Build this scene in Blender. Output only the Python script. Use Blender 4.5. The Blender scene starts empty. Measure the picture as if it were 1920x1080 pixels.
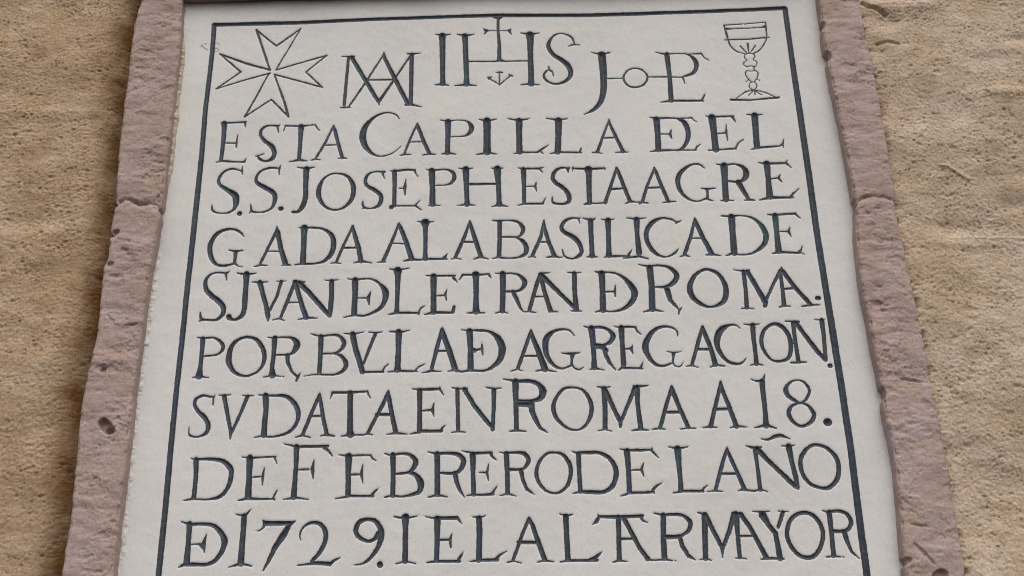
import bpy, math
import numpy as np
from mathutils import Matrix, Vector

# settings for light and colour
SUN_EL_DEG, SUN_AZ_DEG = 52.0, 10.0
SUN_STRENGTH, SUN_ANGLE, SUN_COLOR = 1.1, 70.0, (1.0, 0.955, 0.91)
SKY_STRENGTH, SKY_SAT = 0.105, 0.3
EXPOSURE = 0.2
CARVE_K = 0.68
PLAQUE_A, PLAQUE_B = (0.655, 0.635, 0.612), (0.725, 0.704, 0.680)
PAINT_BLUE, PAINT_BLACK, PAINT_TEAL = (0.052, 0.066, 0.115), (0.050, 0.060, 0.072), (0.045, 0.105, 0.102)
STONE_A, STONE_B, STONE_C, STONE_RED = (0.39, 0.285, 0.25), (0.445, 0.33, 0.30), (0.49, 0.38, 0.365), (0.36, 0.23, 0.19)
STONE_OCHRE = (0.43, 0.32, 0.245)
WALL_L_A, WALL_L_B, WALL_L_C, WALL_SHADE_STAIN = (0.42, 0.292, 0.180), (0.51, 0.370, 0.245), (0.57, 0.445, 0.33), (0.19, 0.098, 0.037)
WALL_R_A, WALL_R_B, WALL_R_C = (0.45, 0.328, 0.226), (0.545, 0.42, 0.312), (0.61, 0.49, 0.40)
SEAM_W, SEAM_B = (0.74, 0.72, 0.67), (0.60, 0.51, 0.40)

S = bpy.context.scene
COL = S.collection

# ------------------------------------------------------------------ camera
F = 2200.0                       # focal length in pixels of a 1920 px wide frame
DIST = 1.84
def _n(v):
    v = np.array(v, float); return v / np.linalg.norm(v)
_z = _n((-127.0, 4990.0, -2200.0))            # world up, seen from the camera (right, up, back)
_x = np.array((1.0, 0.0207, -(127 - 0.0207 * 4990) / 2200.0))
_x = _n(_x - _z * _x.dot(_z))
_y = np.cross(_z, _x)
M = np.stack([_x, _y, _z], 1)                 # world -> camera
FWD = M.T @ np.array((0, 0, -1.0))
CAM = np.array((0.0, 0.0, 2.2)) - FWD * DIST
cam = bpy.data.objects.new("camera", bpy.data.cameras.new("camera"))
COL.objects.link(cam)
mw = Matrix([list(r) for r in M.T]).to_4x4()
mw.translation = Vector(CAM)
cam.matrix_world = mw
cam.data.sensor_width = 36.0
cam.data.lens = F / 1920.0 * 36.0
cam.data.clip_start = 0.05
cam.data.clip_end = 200.0
S.camera = cam
S.cycles.filter_width = 1.05

# ------------------------------------------------------------------ light: soft open shade, brighter from the upper right
SUN_EL, SUN_AZ = math.radians(SUN_EL_DEG), math.radians(SUN_AZ_DEG)   # azimuth measured from straight in front of the wall towards the right
sun_dir = Vector((math.sin(SUN_AZ) * math.cos(SUN_EL), -math.cos(SUN_AZ) * math.cos(SUN_EL), math.sin(SUN_EL)))
W = bpy.data.worlds.new("World"); S.world = W; W.use_nodes = True
nt = W.node_tree
bg = nt.nodes["Background"]
sky = nt.nodes.new("ShaderNodeTexSky")
sky.sky_type = 'NISHITA'; sky.sun_disc = False
sky.sun_elevation = SUN_EL
sky.sun_rotation = math.atan2(sun_dir.x, sun_dir.y)
sky.air_density = 1.0; sky.dust_density = 4.0; sky.ozone_density = 1.0
hs = nt.nodes.new("ShaderNodeHueSaturation"); hs.inputs["Saturation"].default_value = SKY_SAT      # a veiled, nearly white sky
nt.links.new(sky.outputs[0], hs.inputs["Color"]); nt.links.new(hs.outputs[0], bg.inputs[0])
bg.inputs[1].default_value = SKY_STRENGTH
sl = bpy.data.lights.new("sun", 'SUN'); sl.energy = SUN_STRENGTH; sl.angle = math.radians(SUN_ANGLE); sl.color = SUN_COLOR
so = bpy.data.objects.new("sun", sl); COL.objects.link(so)
so.rotation_euler = sun_dir.to_track_quat('Z', 'Y').to_euler()
vs = S.view_settings
vs.view_transform = 'Standard'; vs.look = 'None'; vs.gamma = 1.0; vs.use_curve_mapping = False
vs.exposure = EXPOSURE

# strokes of every cut line: "# group originx originy scale", then glyph|stroke/stroke, a stroke being x,y,width points (~ marks a curve)
GLYPHS = """
# cross 380 30 5.4
cross|545,140,22 680,545,18/545,140,16 745,300,18 990,125,14/990,125,12 740,545,12/740,545,14 1255,395,14 1045,565,15 1210,720,15 725,590,16/680,545,20 440,480,22 175,385,18/175,385,14 385,565,17 135,738,12/135,738,13 400,655,14 680,580,16/665,590,14 530,840,17 425,1022,18/425,1022,14 695,845,15 865,1015,17/865,1015,24 830,880,22 725,590,15
# monogram 620 40 6
MA|125,393,8 262,393,20/200,400,30 150,940,34/235,400,45 400,680,45 530,890,42 545,940,8/110,970,12 215,965,20/205,955,18 385,700,22 600,365,18/598,355,16 610,420,38 720,640,48 870,930,45/550,890,34 710,660,22 900,385,20/410,660,16 700,655,18/912,375,45 900,930,42/862,365,14 915,370,24 1015,358,8/845,940,25 920,940,28 1020,962,8
# monogram 800 20 6.353
I|185,300,80 188,360,66 190,800,54 190,870,66/105,282,10 190,298,30 285,282,6/100,885,10 190,872,34 262,890,8
H|455,300,72 458,360,60 475,800,56 475,870,70/360,282,10 455,298,34 570,282,6/335,893,10 475,878,36 590,890,6/490,605,18 850,603,16 1210,594,16/855,80,40 850,120,30 850,240,30 865,400,36 865,570,46/825,598,14 870,585,40 930,596,14/800,88,10 855,92,30 900,85,10/690,240,10 850,240,9 1000,238,10/672,218,10 715,240,34 685,282,10/700,240,30 740,240,14/1003,215,10 980,238,32 1010,282,10/1230,285,90 1235,350,72 1235,500,62 1245,800,62 1245,870,72/1118,263,10 1230,280,36 1340,263,6/1118,882,10 1240,870,30 1350,882,8/865,725,14 868,880,16/820,738,10 868,728,20 905,738,10/740,800,14 868,878,14 1010,765,14/728,795,18 770,790,14/735,815,10 745,795,20/980,762,16 1022,778,20
S|~1765,395,14 1720,310,24 1600,268,14 1500,310,24 1450,410,44 1500,510,48 1600,580,56 1690,660,62 1715,760,52 1650,840,36 1530,872,20 1430,830,28 1395,770,26 1440,710,18 1490,720,20 1510,775,10/1685,422,6 1750,400,22 1825,407,6/1450,665,14 1475,720,14
# monogram 1080 80 7.2
JOE|~350,160,100 370,420,88 370,640,78 330,800,66 230,910,44 110,970,8/205,130,6 345,155,40 460,130,8/415,485,18 640,482,14/~640,470,26 700,375,20 800,345,18 900,375,22 965,460,24 920,560,24 800,603,24 690,570,26 640,470,26/975,463,16 1240,463,18 1430,470,14/1225,160,66 1265,470,54 1285,780,64/1075,130,10 1180,155,24 1260,155,24/~1240,155,18 1380,148,14 1510,160,20 1600,230,56 1625,320,56 1580,410,44 1450,460,20/1440,465,26 1470,555,8/1510,155,14 1690,148,20/1690,145,26 1730,200,16 1795,240,6/1140,805,8 1280,785,30 1700,780,26/1690,780,20 1720,740,22 1745,685,6/1710,770,20 1722,796,8
# chalice 1330 10 5.4
cup|148,202,10 350,190,9 568,170,9/~148,202,12 175,300,22 190,350,14 215,410,14 275,465,12 360,492,10/~568,170,12 575,240,14 580,330,12 550,400,12 500,460,12 440,490,10/165,240,24 230,240,10 520,225,8 565,215,30/155,352,12 400,342,14 605,322,12/315,415,16 378,480,8/388,390,20 400,475,9/465,410,14 415,480,8
stem|~405,485,8 362,500,8 358,535,8 380,555,8 352,580,8 350,605,8 380,625,8 385,655,8/~405,485,8 445,495,8 462,520,8 445,550,8 480,575,8 475,610,8 455,625,8 455,655,8/~380,622,7 420,615,7 460,625,7/~385,660,7 420,668,7 460,660,7/~385,660,8 365,685,10 375,720,9 400,750,8 430,775,8/~455,658,8 492,680,10 485,730,8 455,775,8/400,750,8 375,772,7/485,745,8 510,762,7/~404,815,9 420,780,8 460,780,8 482,815,9 465,845,8 443,855,8 415,840,9 404,815,9
base|~455,858,10 370,875,10 270,945,10/~455,858,10 560,880,11 690,935,12/220,953,22 420,960,14 705,930,22/440,870,9 398,912,7/460,870,9 462,905,8/470,870,9 535,908,7
# 1 390 200 7.111
E|215,225,72 215,300,60 205,450,54 175,700,48/180,218,24 340,215,22 500,205,26/490,210,28 500,270,10/230,482,18 370,487,20/395,378,8 378,490,26 375,560,6/100,745,8 170,722,30 340,735,22 490,740,22/480,735,24 510,690,8
S|~940,255,22 800,255,26 720,300,36 700,380,40 760,460,50 850,530,62 885,620,56 850,700,52 760,730,28 690,700,36 660,660,20/960,238,8 925,270,28 940,350,8/632,662,8 690,650,20 745,630,8
T|1240,265,80 1238,320,62 1230,450,52 1215,690,48/1030,255,20 1240,258,22 1430,240,14/1035,255,18 1005,325,8/1430,240,18 1460,295,16 1490,318,8/1085,738,8 1215,712,40 1325,725,8
A|1670,260,24 1560,490,34 1430,700,30/1675,250,16 1690,310,44 1740,510,44 1790,680,44/1540,517,22 1720,510,16/1370,718,8 1430,700,26 1500,712,8/1730,695,8 1800,680,24 1855,692,8
# 1 650 200 7.111
C|~700,160,14 650,105,20 540,78,20 400,120,30 270,230,62 215,370,84 235,500,76 320,610,44 430,658,20 560,640,16 650,590,14 720,530,6
A|935,240,24 850,420,30 770,620,28/942,225,20 960,290,46 1030,470,48 1100,620,48/830,470,14 1010,465,14/710,650,10 775,632,24 855,638,8/1010,645,10 1100,628,30 1180,635,8
P|1350,200,80 1350,400,62 1345,560,62 1345,610,76/1250,178,8 1340,195,28 1420,185,16/~1380,188,16 1500,178,14 1610,200,26 1665,280,66 1630,360,44 1550,395,18 1385,402,14/1265,630,10 1345,612,40 1460,635,8
I|1870,190,100 1872,300,90 1872,540,90 1872,600,100/1760,168,8 1870,190,36 2000,168,8/1730,640,14 1870,610,36 2000,632,12
# 1 910 200 7.111
L|450,190,86 452,400,72 455,600,80/305,162,8 450,185,34 592,158,6/380,628,8 450,608,28 700,608,18/690,610,24 750,570,32 840,510,8/740,600,24 775,628,8
L|975,185,92 975,400,74 965,600,84/815,155,14 965,180,32 1098,160,8/865,628,8 965,605,30 1280,612,22/1260,605,28 1278,555,16
A|1645,190,20 1570,390,32 1495,605,40/1648,165,14 1660,230,32 1740,400,44 1840,600,46/1570,418,18 1735,410,22/1425,615,14 1490,605,24 1565,628,8/1735,612,8 1840,600,24 1910,607,8
# 1 1210 200 7.111
DE|150,170,86 165,370,68 175,570,76/60,143,10 150,155,28 300,150,26 450,155,20 620,145,18/615,142,20 650,180,16 685,197,8/~430,160,20 520,210,66 570,330,66 560,450,52 500,550,40 440,580,24/60,600,10 175,580,34 440,580,20 680,575,18/665,575,24 690,530,22 735,495,6/205,365,14 310,365,18/345,305,10 330,365,40 355,430,10
E|890,140,100 915,330,78 940,570,84/808,120,12 880,130,26 1180,122,22/1160,130,40 1205,200,12/965,355,20 1080,345,22/1080,235,8 1080,340,30 1100,450,8/840,580,16 940,572,28 1210,555,22/1205,555,22 1240,480,20 1310,435,10
L|1460,115,88 1475,330,76 1490,530,80/1355,100,12 1460,110,26 1570,100,8/1415,568,12 1490,545,34 1800,522,18/1790,525,20 1835,490,26 1845,435,8/1835,510,20 1840,545,8
# 2 380 300 7.111
S|~525,150,20 400,118,26 280,160,32 215,250,40 230,330,46 330,400,60 430,470,86 445,560,82 420,650,40 330,705,22 200,705,18 130,670,30 120,600,12/530,90,10 525,140,24 530,195,8
.|490,715,66 492,714,66
S|~1030,115,18 900,110,32 780,150,28 715,240,36 730,310,50 830,370,64 940,440,64 965,520,60 930,630,36 830,690,22 720,700,22 650,685,30/1040,80,10 1020,120,26 1022,200,8/638,595,8 650,670,30 625,710,8
.|1040,650,60 1050,650,60
J|~1385,120,80 1375,300,66 1370,500,66 1330,620,66 1270,690,40 1200,695,36/1262,98,12 1385,118,34 1490,95,12
O|~1545,420,64 1600,270,36 1700,195,22 1810,182,24 1930,220,40 2005,340,62 1995,500,58 1900,620,36 1780,665,24 1660,640,30 1575,550,50 1545,420,64
# 2 640 300 7.111
S|~575,160,24 450,155,22 360,190,34 320,270,46 340,340,48 440,400,56 520,470,58 525,560,56 480,620,40 400,645,22 320,640,26 285,600,30 285,540,10/575,150,14 550,175,30 575,245,10/275,655,10 300,630,30
E|708,150,60 710,350,52 705,610,52/650,145,8 710,145,30 880,125,32 980,135,24/970,130,28 990,175,18 1020,215,10/765,378,8 850,375,30/860,255,8 845,370,46 848,480,8/665,632,60 700,605,40/720,612,18 990,612,20/980,610,26 1048,540,10/995,615,24 1065,665,14
P|1205,140,84 1215,350,70 1215,590,78/1130,125,10 1205,138,30 1330,125,20/~1260,130,18 1400,125,26 1490,170,46 1505,240,54 1470,300,40 1400,330,20 1250,338,16/1160,610,12 1215,600,24 1325,608,8
H|1660,120,88 1665,300,66 1675,540,60 1675,590,74/1562,108,10 1660,122,34 1755,105,10/1545,607,10 1675,590,34 1788,605,10/1690,322,34 2069,318,28/2079,115,94 2094,330,64 2104,540,62 2106,590,76/2001,105,12 2079,115,30 2154,105,8/2004,625,10 2107,595,40 2219,620,8
# 2 900 300 7.111
E|580,125,72 585,330,52 590,570,50/505,103,12 580,115,26 780,112,26 845,98,8/790,115,26 840,172,10/615,350,14 725,345,20/750,295,10 735,345,34 755,415,8/505,605,8 590,580,28 840,578,26/830,580,24 875,505,8
S|~1190,105,16 1080,105,30 1000,150,46 970,240,52 1020,310,58 1110,370,58 1180,460,62 1185,550,50 1110,585,32 1020,580,28 970,560,30 962,495,14/1195,92,10 1170,120,40 1178,165,12
T|1445,130,110 1450,180,74 1455,400,64 1460,570,66/1235,110,24 1440,122,34 1660,110,26/1240,100,20 1235,145,12/1655,95,12 1665,132,12/1390,592,18 1455,570,40/1460,570,30 1530,578,18 1590,576,18
A|1820,110,30 1740,360,44 1670,570,44/1822,100,20 1840,150,46 1915,340,50 1998,545,50/1740,390,30 1925,375,26/1940,583,12 2000,550,40 2080,560,12/1592,576,18 1690,565,22
# 2 1160 290 5.486
A|365,150,24 290,330,30 245,480,34/365,130,16 385,180,34 440,320,36 510,480,38/290,342,16 440,335,22/165,488,10 245,490,20 305,497,10/208,508,8 245,490,20/452,495,8 515,480,24 590,483,10
G|~885,135,12 820,95,20 730,110,24 640,180,44 607,270,48 640,380,40 720,455,24 810,478,16 900,450,20/910,355,30 915,400,20 915,450,28/845,345,8 910,352,24 1000,343,6/900,450,20 945,465,16 985,478,8
R|1085,110,72 1095,280,58 1105,460,62/1005,95,12 1085,105,22 1180,95,14/~1110,98,18 1200,95,18 1280,130,44 1315,190,60 1290,250,44 1230,275,26 1110,265,18/1235,280,60 1290,380,46 1335,450,36/1295,468,8 1345,460,24 1400,467,14/1055,472,12 1105,462,24 1190,470,8
E|1525,90,66 1540,250,50 1555,430,68/1440,82,10 1520,92,24 1720,85,22/1735,58,8 1720,85,26 1778,132,8/1555,248,10 1650,238,18/1662,205,8 1645,240,30 1680,280,8/1450,465,10 1550,440,34 1790,440,18/1770,440,26 1795,400,20 1855,350,8/1780,436,24 1805,446,10
# 3 380 395 7.111
G|~550,345,12 500,290,32 420,250,30 310,255,40 190,310,52 110,430,62 95,540,64 130,660,56 200,725,36 300,735,36 410,710,24/345,525,10 440,545,34 550,530,10/440,550,56 432,620,40 425,700,42/425,700,34 470,740,14 535,755,8
A|990,215,16 985,270,40 900,440,36 770,700,36/990,230,24 1000,290,60 1040,500,62 1100,700,72/855,542,18 1030,542,18/685,745,14 770,722,26 860,732,10/1050,735,10 1110,715,40 1180,730,8
D|1355,230,96 1350,330,72 1345,500,70 1335,690,80/1285,225,16 1360,235,34/~1340,230,24 1480,225,28 1620,250,36 1720,330,60 1745,440,70 1715,570,64 1620,670,42 1490,705,26 1350,710,36/1225,722,10 1340,705,34
# 3 640 395 7.111
A|150,210,30 20,480,38 -70,690,36/150,205,30 180,330,56 230,500,60 260,670,64/10,495,30 200,492,28/165,698,10 260,670,40 405,698,10/-142,702,12 -75,692,24 -3,705,10
A|765,180,30 670,420,40 560,670,50/768,170,24 790,230,56 870,430,60 935,640,72/650,432,18 850,442,18/475,692,10 555,680,24 600,685,10/830,672,16 930,650,40 1050,655,20
L|1120,165,120 1120,220,64 1122,400,52 1118,560,54 1118,640,70/1012,147,12 1120,155,34 1230,147,12/1050,655,20 1118,645,34 1380,645,24/1370,630,40 1412,575,12/1395,640,32 1408,650,16
A|1710,140,20 1650,330,46 1520,620,46/1712,135,20 1730,210,46 1790,400,60 1860,610,56/1605,418,28 1775,420,28/1462,648,10 1520,630,26 1600,648,8/1765,650,10 1850,612,34 1960,645,14
# 3 900 395 7.111
B|262,150,60 262,350,54 255,600,60/165,130,14 262,142,32/~255,135,26 400,130,22 510,155,40 575,240,56 545,320,36 500,355,28/285,352,24 510,352,22/~480,358,22 560,400,50 615,480,64 605,570,54 520,620,30 390,635,20 265,625,28/165,640,10 260,615,36
A|852,130,24 810,350,46 700,600,46/852,125,20 855,220,50 920,430,52 990,600,60/775,418,22 920,420,24/635,625,10 705,612,24 740,625,10/885,625,12 990,605,34 1060,625,20 1100,618,16
S|~1325,100,14 1220,100,30 1130,140,44 1085,220,50 1130,290,60 1240,350,68 1320,430,64 1355,540,52 1310,610,44 1220,640,22 1130,605,28 1095,520,14/1335,100,14 1310,110,20 1332,168,10
I|1475,130,70 1480,300,62 1495,560,62 1495,600,76/1368,97,12 1450,120,30 1510,118,30 1540,100,12/1420,618,12 1495,605,34 1568,618,10
L|1705,130,80 1712,300,60 1720,540,66 1720,590,86/1620,115,12 1705,125,28 1790,112,10/1655,620,12 1720,605,36 1984,604,22/1975,600,36 2005,550,22 2025,518,10/1990,600,40 2010,618,14
# 3 1160 390 5.333
I|180,115,62 185,250,44 205,450,58/82,98,12 180,108,24 272,97,10/48,502,10 205,480,26 295,505,10
C|~580,140,18 520,110,20 430,100,24 340,140,44 285,220,46 280,310,44 330,410,44 410,475,26 490,485,16 560,450,24 595,410,10/568,158,8 590,140,20 620,128,16
A|762,110,24 720,290,34 660,460,36/762,100,16 780,160,44 850,310,46 930,455,50/715,302,14 835,302,16/612,488,10 665,468,24 712,487,8/872,470,10 935,462,26 1020,478,10
D|1130,90,70 1140,250,58 1155,450,66/1028,77,12 1130,85,26/~1120,82,18 1240,75,16 1350,105,26 1440,190,52 1475,290,54 1440,380,44 1340,450,22 1230,468,16 1130,455,16/1070,478,8 1155,450,30
E|1565,75,60 1580,230,48 1600,430,62/1490,65,10 1565,68,22 1770,55,20/1760,55,24 1818,102,10/1605,235,12 1700,235,16/1715,190,8 1700,235,30 1728,290,8/1535,455,10 1605,440,26 1810,450,18/1800,445,24 1825,420,20 1835,378,8/1820,440,18 1858,467,6
# 4 360 495 7.111
S|~455,125,26 340,115,24 240,145,30 180,230,48 190,340,62 270,430,70 370,510,74 420,590,66 400,680,54 320,745,34 200,745,26 120,730,40 108,650,20/500,98,10 450,130,36 462,215,14/95,765,14 130,740,40
J|~725,140,90 720,260,66 705,450,72 695,600,66 660,690,58 580,740,36 500,730,40/490,700,70 495,715,70/605,125,14 730,140,40 855,122,10
V|905,250,76 930,350,62 990,570,60 1010,690,66/1010,690,60 1010,765,12/1190,230,44 1130,430,38 1030,620,40/800,240,14 905,245,30 1005,238,12/1130,228,10 1190,232,16 1250,225,8
AN|1375,235,50 1290,440,50 1180,710,40/1375,240,70 1420,400,58 1480,600,64 1520,710,70/1265,512,22 1430,510,18/1072,745,10 1160,725,24 1230,752,10/1415,740,10 1520,715,36 1670,722,10/1360,235,40 1500,240,20/1430,250,70 1560,380,70 1720,560,66 1830,690,50/1860,230,66 1858,450,64 1845,600,66 1835,690,50/1765,217,12 1860,215,20 1950,210,10
# 4 620 495 7.111
DE|325,215,86 325,400,72 310,660,74/225,197,12 330,212,28/~320,215,22 420,200,24 540,200,26 650,260,36 730,370,84 720,490,68 660,590,50 560,650,36 440,690,28 330,680,28/170,712,10 310,680,30/365,452,14 460,452,20/535,370,10 500,450,52 512,545,14
L|895,90,110 895,160,74 890,400,56 882,580,58 880,640,70/785,68,14 900,78,30 1045,55,10/770,675,10 880,650,36 1180,655,26/1170,650,22 1200,590,22 1250,562,10/1160,655,24 1178,685,12
E|1372,165,84 1372,400,72 1370,640,78/1268,155,12 1370,160,28 1660,155,22/1620,160,20 1650,200,40 1688,245,8/1405,425,14 1500,420,20/1548,340,8 1525,410,40 1545,485,10/1250,675,14 1370,645,40 1630,648,32/1630,640,44 1645,570,40
# 4 880 490 7.111
T|85,180,104 88,230,76 90,450,66 88,620,80 90,660,100/-92,180,24 80,180,30 260,170,22/-90,182,36 -136,250,10/265,155,10 265,185,26 290,225,12/-30,690,16 85,680,32 220,690,10
R|445,165,80 448,400,72 440,660,70/348,158,14 445,165,26/~440,165,24 560,160,24 660,185,36 735,260,66 720,340,54 640,395,32 480,400,28/580,400,50 630,500,56 680,620,34/680,620,34 720,668,18 770,672,12/345,690,12 440,665,34 515,690,10
AN|945,170,46 900,300,54 800,650,50/955,200,60 1000,400,54 1080,650,64/850,470,24 1010,468,20/730,678,10 800,665,26 888,685,12/1060,680,12 1085,665,30 1180,672,10/945,160,26 1075,152,10/960,180,70 1100,320,64 1250,470,56 1410,620,56/1400,160,62 1405,400,60 1425,640,72/1308,148,12 1400,155,26 1488,150,10/1360,660,14 1430,655,28 1500,662,12
# 4 1100 490 4.267
DE|120,95,52 128,230,44 130,390,50/65,82,10 120,92,22/~110,88,16 210,90,16 290,125,26 360,200,48 385,260,50 355,330,42 290,380,26 210,400,14 120,395,14/70,405,8 130,390,24/145,240,12 220,240,16/230,190,7 225,240,20 232,285,7
R|505,50,52 520,190,46 525,380,52/415,25,8 505,42,22/~490,40,18 570,32,16 660,50,26 720,110,44 690,175,38 620,205,20 540,205,14/625,205,18 645,230,46 670,310,36 745,392,10/760,372,6 740,395,16 735,428,7/455,405,8 525,385,24 615,402,7
O|~825,200,44 870,110,30 960,65,22 1060,110,32 1115,220,42 1095,320,40 1000,365,18 910,340,32 845,280,44 825,200,44
MA|1255,80,34 1272,230,30 1282,370,36/1172,68,6 1260,80,18 1300,72,16/1285,80,36 1350,190,40 1430,330,44/1430,350,34 1425,360,26/1440,300,24 1490,190,24 1550,70,26/1560,50,14 1560,90,36/1552,100,28 1570,250,30 1580,350,38/1570,80,36 1660,200,36 1790,345,36/1575,222,18 1680,212,18/1238,380,8 1285,372,16 1338,382,8/1540,368,10 1585,355,18 1630,362,9/1720,362,10 1790,350,20 1865,350,6
.|1846,295,38 1856,295,38
# 5 350 600 7.111
P|215,250,66 200,450,54 180,640,58 165,745,100/145,235,14 215,245,28 330,235,22/~250,238,20 350,235,24 440,280,44 485,350,50 460,420,40 390,465,26 215,485,22/72,770,12 170,750,34 290,770,12
O|~560,500,76 600,350,58 700,255,42 820,228,34 940,270,54 1020,400,60 1030,540,54 960,670,34 840,735,30 740,740,34 630,690,50 570,590,70 560,500,76
R|1170,240,72 1160,450,58 1135,640,58 1140,730,96/1078,230,14 1165,238,24/~1165,235,22 1300,230,24 1400,240,40 1470,310,86 1440,400,70 1370,455,30 1190,465,22/1340,470,60 1350,580,48 1400,690,34 1475,760,30/1515,705,14 1480,760,40 1460,810,24/1020,760,14 1140,735,26 1295,755,10
# 5 600 600 7.111
B|12,220,70 5,450,60 -10,690,60/-123,183,14 -40,205,22 20,215,26/~20,215,22 150,200,30 250,210,40 320,300,60 280,390,46 190,440,26 40,445,24/~190,445,24 280,480,46 345,580,64 310,670,52 190,725,26 0,725,26/-213,748,10 -90,725,22 10,720,30
VL|435,190,80 470,370,72 530,560,74 565,690,70/735,190,44 660,370,42 580,580,36/318,180,12 440,190,28 585,158,8/650,160,12 740,170,26 830,158,12/560,695,30 700,692,26 840,690,30/830,680,28 860,630,24 912,588,8
L|1050,160,86 1045,400,72 1035,620,78 1032,660,96/925,153,16 1050,155,30 1110,155,26 1195,135,8/905,693,12 1030,680,34 1290,686,22/1265,680,24 1310,630,24 1400,588,8/1280,680,22 1305,695,10
A|1625,120,40 1570,330,56 1490,650,48/1632,105,24 1650,210,70 1730,430,76 1800,650,80/1550,415,26 1680,412,30/1362,708,10 1480,680,36 1615,690,8/1705,690,10 1790,665,36 1880,690,20
# 5 860 600 7.111
DE|145,150,86 158,400,70 158,640,84/38,130,14 150,145,26/~140,140,26 290,140,36 420,160,40 530,250,84 580,380,98 550,520,80 460,620,50 340,675,30 170,675,34/-40,690,20 60,690,24 160,670,30/190,400,40 240,400,34 310,385,28/310,300,10 310,385,36 320,465,14/200,385,30 215,410,50
A|965,145,40 900,330,48 790,640,50/965,125,20 985,230,60 1060,400,76 1150,650,90/850,478,28 1070,480,24/695,682,10 785,655,20 868,685,10/1030,680,10 1140,655,36 1305,692,14
G|~1545,210,14 1480,140,22 1390,125,30 1270,150,44 1180,230,80 1155,350,78 1180,480,64 1270,600,44 1380,645,28 1490,610,24/1515,470,60 1508,520,34 1505,600,34/1372,440,12 1505,450,40 1625,435,10/~1510,590,30 1550,640,20 1610,660,20 1665,630,10
# 5 1080 590 7.111
R|205,180,90 225,330,74 240,560,60 245,700,80/105,155,14 200,178,26/~200,175,26 320,165,40 430,200,44 495,280,70 460,360,60 380,400,36 250,405,60/250,430,40 340,430,60 400,470,70/370,420,60 400,540,56 450,640,46 530,735,14/170,735,12 250,710,34 380,738,12
E|605,175,80 618,380,60 635,660,72/500,160,10 600,170,28 700,160,34 800,165,24/790,170,28 820,225,24 870,265,8/660,455,20 730,450,28/755,405,10 735,455,40 762,520,10/565,745,10 620,700,40/640,708,30 760,712,28 885,715,26/865,700,28 880,665,24 895,630,8
G|~1355,285,12 1345,220,24 1270,170,26 1160,160,36 1040,210,54 950,330,76 925,440,86 970,560,64 1060,660,44 1160,685,34 1280,645,24/1300,520,50 1298,570,28 1290,640,30/1215,490,12 1300,505,26 1410,490,10/~1290,635,26 1320,680,20 1390,690,18 1435,630,8
A|1688,165,40 1640,330,52 1545,670,46/1690,160,36 1730,280,64 1800,450,60 1860,660,72/1610,460,38 1780,460,34/1465,688,12 1545,675,24 1630,700,12/1790,698,12 1860,665,34 1990,685,14
# 5 1320 590 7.111
C|~480,180,12 430,140,22 340,140,34 230,200,84 175,320,84 190,450,66 270,580,50 370,645,40 470,655,34 530,620,24 560,585,8
I|650,140,70 660,300,58 690,540,52 700,650,66/530,125,12 640,140,30 742,125,10/620,675,12 700,650,34 790,675,12
O|~765,340,56 810,200,46 930,125,46 1050,170,60 1130,280,60 1160,420,60 1130,570,48 1020,620,36 900,600,34 800,480,44 765,340,56
N|1190,110,60 1210,300,52 1260,620,56/1230,110,60 1330,250,62 1500,470,66 1620,600,56/1570,75,64 1600,300,54 1625,600,50/1085,90,16 1200,92,26 1260,95,34/1475,68,12 1560,70,20 1625,68,10/1160,640,22 1260,635,34 1365,632,14
.|1680,677,62 1688,677,62
# 6 340 710 7.111
S|~440,240,18 380,240,26 290,225,34 200,270,44 175,340,46 220,430,52 310,520,64 355,620,64 330,720,50 240,770,28 150,770,26 100,740,22 100,655,10/448,215,10 425,260,26 420,365,12
V|570,235,62 610,460,52 660,720,48/655,710,44 650,800,20/880,235,54 790,450,44 680,690,40/495,218,12 570,222,24 662,213,10/810,220,12 880,228,20 965,225,8
D|1120,225,84 1128,400,68 1105,620,72 1100,750,84/1030,213,14 1120,222,28/~1100,220,28 1250,225,34 1390,232,50 1500,320,64 1555,440,64 1540,580,50 1450,700,44 1320,755,30 1180,775,26 1100,765,30/970,785,10 1090,755,30
A|1840,215,44 1750,420,50 1620,740,50/1845,195,20 1860,330,50 1890,530,52 1940,740,56/1705,500,30 1880,495,26/1515,785,12 1615,755,30 1720,785,14/1855,762,14 1935,745,36 2040,765,20
# 6 590 710 7.111
T|475,190,76 472,400,70 470,700,84 475,740,110/235,185,34 470,185,36 705,170,26/235,190,36 205,270,10/700,160,20 715,210,30 745,260,8/350,768,14 470,745,40/500,750,22 640,750,18
A|980,180,40 910,340,52 710,720,44/982,160,20 990,260,60 1030,480,60 1080,710,66/820,480,40 1020,480,42/640,752,16 710,735,26 775,750,10/960,745,10 1075,725,36 1235,742,12
E|1400,160,74 1400,400,60 1398,700,72/1300,138,12 1400,148,32 1550,145,44 1670,140,30/1665,115,10 1672,150,30 1720,220,12/1430,430,20 1540,420,34/1590,330,12 1570,420,50 1592,505,10/1265,742,10 1395,715,40/1410,702,44 1690,700,40/1680,695,36 1705,655,24 1745,622,10
# 6 840 700 7.111
N|125,215,56 130,480,50 135,760,54/220,215,64 350,430,62 500,620,60 590,720,56/612,220,64 610,460,54 595,750,52/50,195,12 130,205,26 255,205,24/505,185,12 610,205,30 710,195,12/48,790,12 135,775,28 235,788,12
R|900,110,90 905,400,66 912,740,62/730,75,12 860,95,32 940,105,36/~920,105,46 1100,105,56 1210,150,70 1265,240,96 1230,330,80 1120,365,40 930,365,40/930,415,60 1050,410,80 1110,430,70/1110,390,80 1120,500,76 1170,620,64 1230,730,44 1335,795,12/820,775,16 910,760,34 1040,775,14
O|~1405,470,62 1440,330,46 1540,210,40 1660,188,28 1790,220,36 1880,330,54 1915,470,58 1880,620,50 1790,730,32 1680,755,26 1560,710,40 1450,600,54 1405,470,62
# 6 1060 705 7.111
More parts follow.
